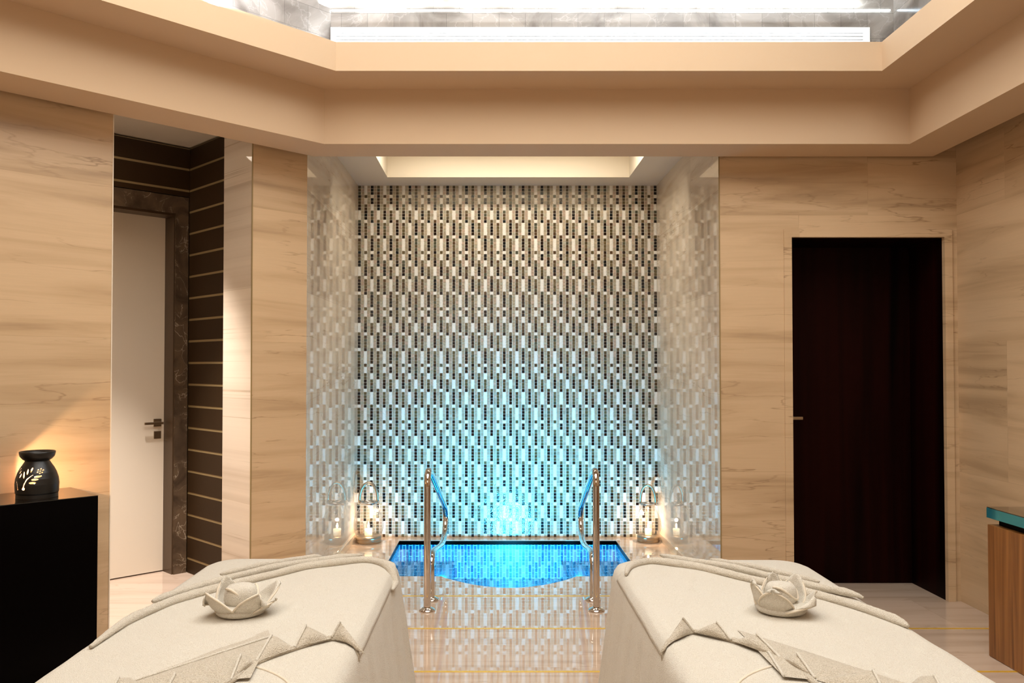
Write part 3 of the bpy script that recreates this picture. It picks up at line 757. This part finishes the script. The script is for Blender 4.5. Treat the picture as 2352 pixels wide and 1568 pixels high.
# ------------------------------------------------------------------ black console with oil burner
cs = tag(empty('console', lw(2.0, .18), LA), 'tall glossy black console against the left stone wall', 'console')
L('body', 1.29, 2.95, .008, .362, 0, .787, M['black'], cs, bevel=.002)
L('top', 1.29, 2.95, .008, .362, .7872, .79, M['black_top'], cs)
bx, by, _ = onz(85, 1141, .79)
def burner():
    root = tag(empty('oil_burner', (bx, by, .7902), 0), 'black ceramic oil burner with leaf cut-outs glowing on the console', 'oil burner')
    K = .000234
    leaves = [(470, 655, 76, 20, 62), (495, 702, 76, 22, 62), (520, 760, 90, 28, 66), (592, 745, 122, 36, 98), (652, 688, 100, 34, 92), (716, 655, 86, 30, 84), (835, 775, 104, 36, 8), (797, 825, 108, 38, 2), (762, 884, 114, 40, 0),
              (372, 900, 58, 24, 32), (362, 848, 42, 18, 38), (360, 795, 24, 12, 40), (605, 990, 62, 56, 0)]
    dots = [(848, 643), (815, 660), (880, 665), (848, 680), (817, 697), (880, 703), (852, 718)]
    stems = [[(600, 975, 24), (622, 900, 22), (668, 815, 18), (755, 742, 9)], [(478, 1010, 26), (465, 920, 20), (420, 795, 6)]]
    def hole(th, r, z):
        if math.cos(th) < 0:
            # the back is open in an arch for the candle
            return abs(math.sin(th)) < .80 and .012 < z < .135-.05*math.sin(th)**2
        xc = 662+r*math.sin(th)/K; yc = 1190-z/K
        for cx, cy, l, w_, a in leaves:
            a = math.radians(-a); dx, dy = xc-cx, yc-cy; u = dx*math.cos(a)+dy*math.sin(a); v = -dx*math.sin(a)+dy*math.cos(a)
            if (u/(l/2))**2+(v/(w_/2))**2 < 1: return True
        for cx, cy in dots:
            if (xc-cx)**2+(yc-cy)**2 < 12**2: return True
        for s in stems:
            for (x1, y1, w1), (x2, y2, w2) in zip(s, s[1:]):
                d = (x2-x1)**2+(y2-y1)**2; t = max(0, min(1, ((xc-x1)*(x2-x1)+(yc-y1)*(y2-y1))/d))
                if (xc-x1-(x2-x1)*t)**2+(yc-y1-(y2-y1)*t)**2 < ((w1+(w2-w1)*t)/2)**2: return True
        return False
    prof = [(0, .083), (.018, .0825), (.022, .085), (.06, .087), (.085, .084), (.11, .076), (.13, .066), (.145, .056), (.155, .050), (.16, .048)]
    def rad(z):
        for (a, x), (b, y) in zip(prof, prof[1:]):
            if z <= b:
                t = (z-a)/(b-a); return x+(y-x)*t
        return prof[-1][1]
    def shell(name, dr, m, thick):
        na, nz = 420, 150; V, Fc = [], []
        for j in range(nz+1):
            z = .16*j/nz
            for i in range(na):
                th = 2*PI*i/na; r = rad(z)-dr
                V.append((r*math.sin(th), -r*math.cos(th), z))
        for j in range(nz):
            for i in range(na):
                th = 2*PI*(i+.5)/na; z = .16*(j+.5)/nz
                if hole(th, rad(z), z): continue
                k = (i+1) % na; Fc.append((j*na+i, j*na+k, (j+1)*na+k, (j+1)*na+i))
        o = mk(name, V, Fc, m, root, True)
        md = o.modifiers.new('s', 'SOLIDIFY'); md.thickness = thick; md.offset = -1
        return o
    shell('body', 0, M['ceramic'], .0025)
    iw = shell('inner_wall', .0032, M['clay'], .001); iw['label'] = 'glowing clay inside of the burner'
    lathe('bowl', [(.002, .158), (.046, .158), (.058, .166), (.068, .178), (.0715, .192), (.0715, .199), (.069, .200), (.064, .190), (.05, .176), (.002, .172)], M['ceramic'], root, seg=48)
    c = lathe('tealight', [(.003, .001), (.019, .001), (.019, .016), (.003, .015)], M['wax'], root, seg=24, loc=(-.012, 0, 0))
    lathe('flame', [(.001, .018), (.005, .026), (.0065, .036), (.004, .048), (.001, .058)], M['flame'], c, seg=12)
    point('burner_candle', (bx-.012, by, .791+.070), 5.5, (1, .66, .38), .006)
burner()
# ------------------------------------------------------------------ glass-topped counter at the right wall
ct = tag(empty('counter', (2.53, 3.2, 0)), 'walnut counter with thick mirrored glass top against the right wall', 'counter')
child(box('body', 2.333, 2.715, 1.4, 3.938, .002, .617, M['walnut'], bevel=.002), ct)
child(box('recess_strip', 2.365, 2.715, 1.42, 3.90, .618, .647, M['black']), ct)
g1 = child(box('glass_edge', 2.333, 2.715, 1.4, 3.945, .648, .694, M['pool_tint_glass'], bevel=.001), ct)
child(box('glass_top', 2.334, 2.714, 1.401, 3.944, .6945, .698, M['dark_glass']), ct)
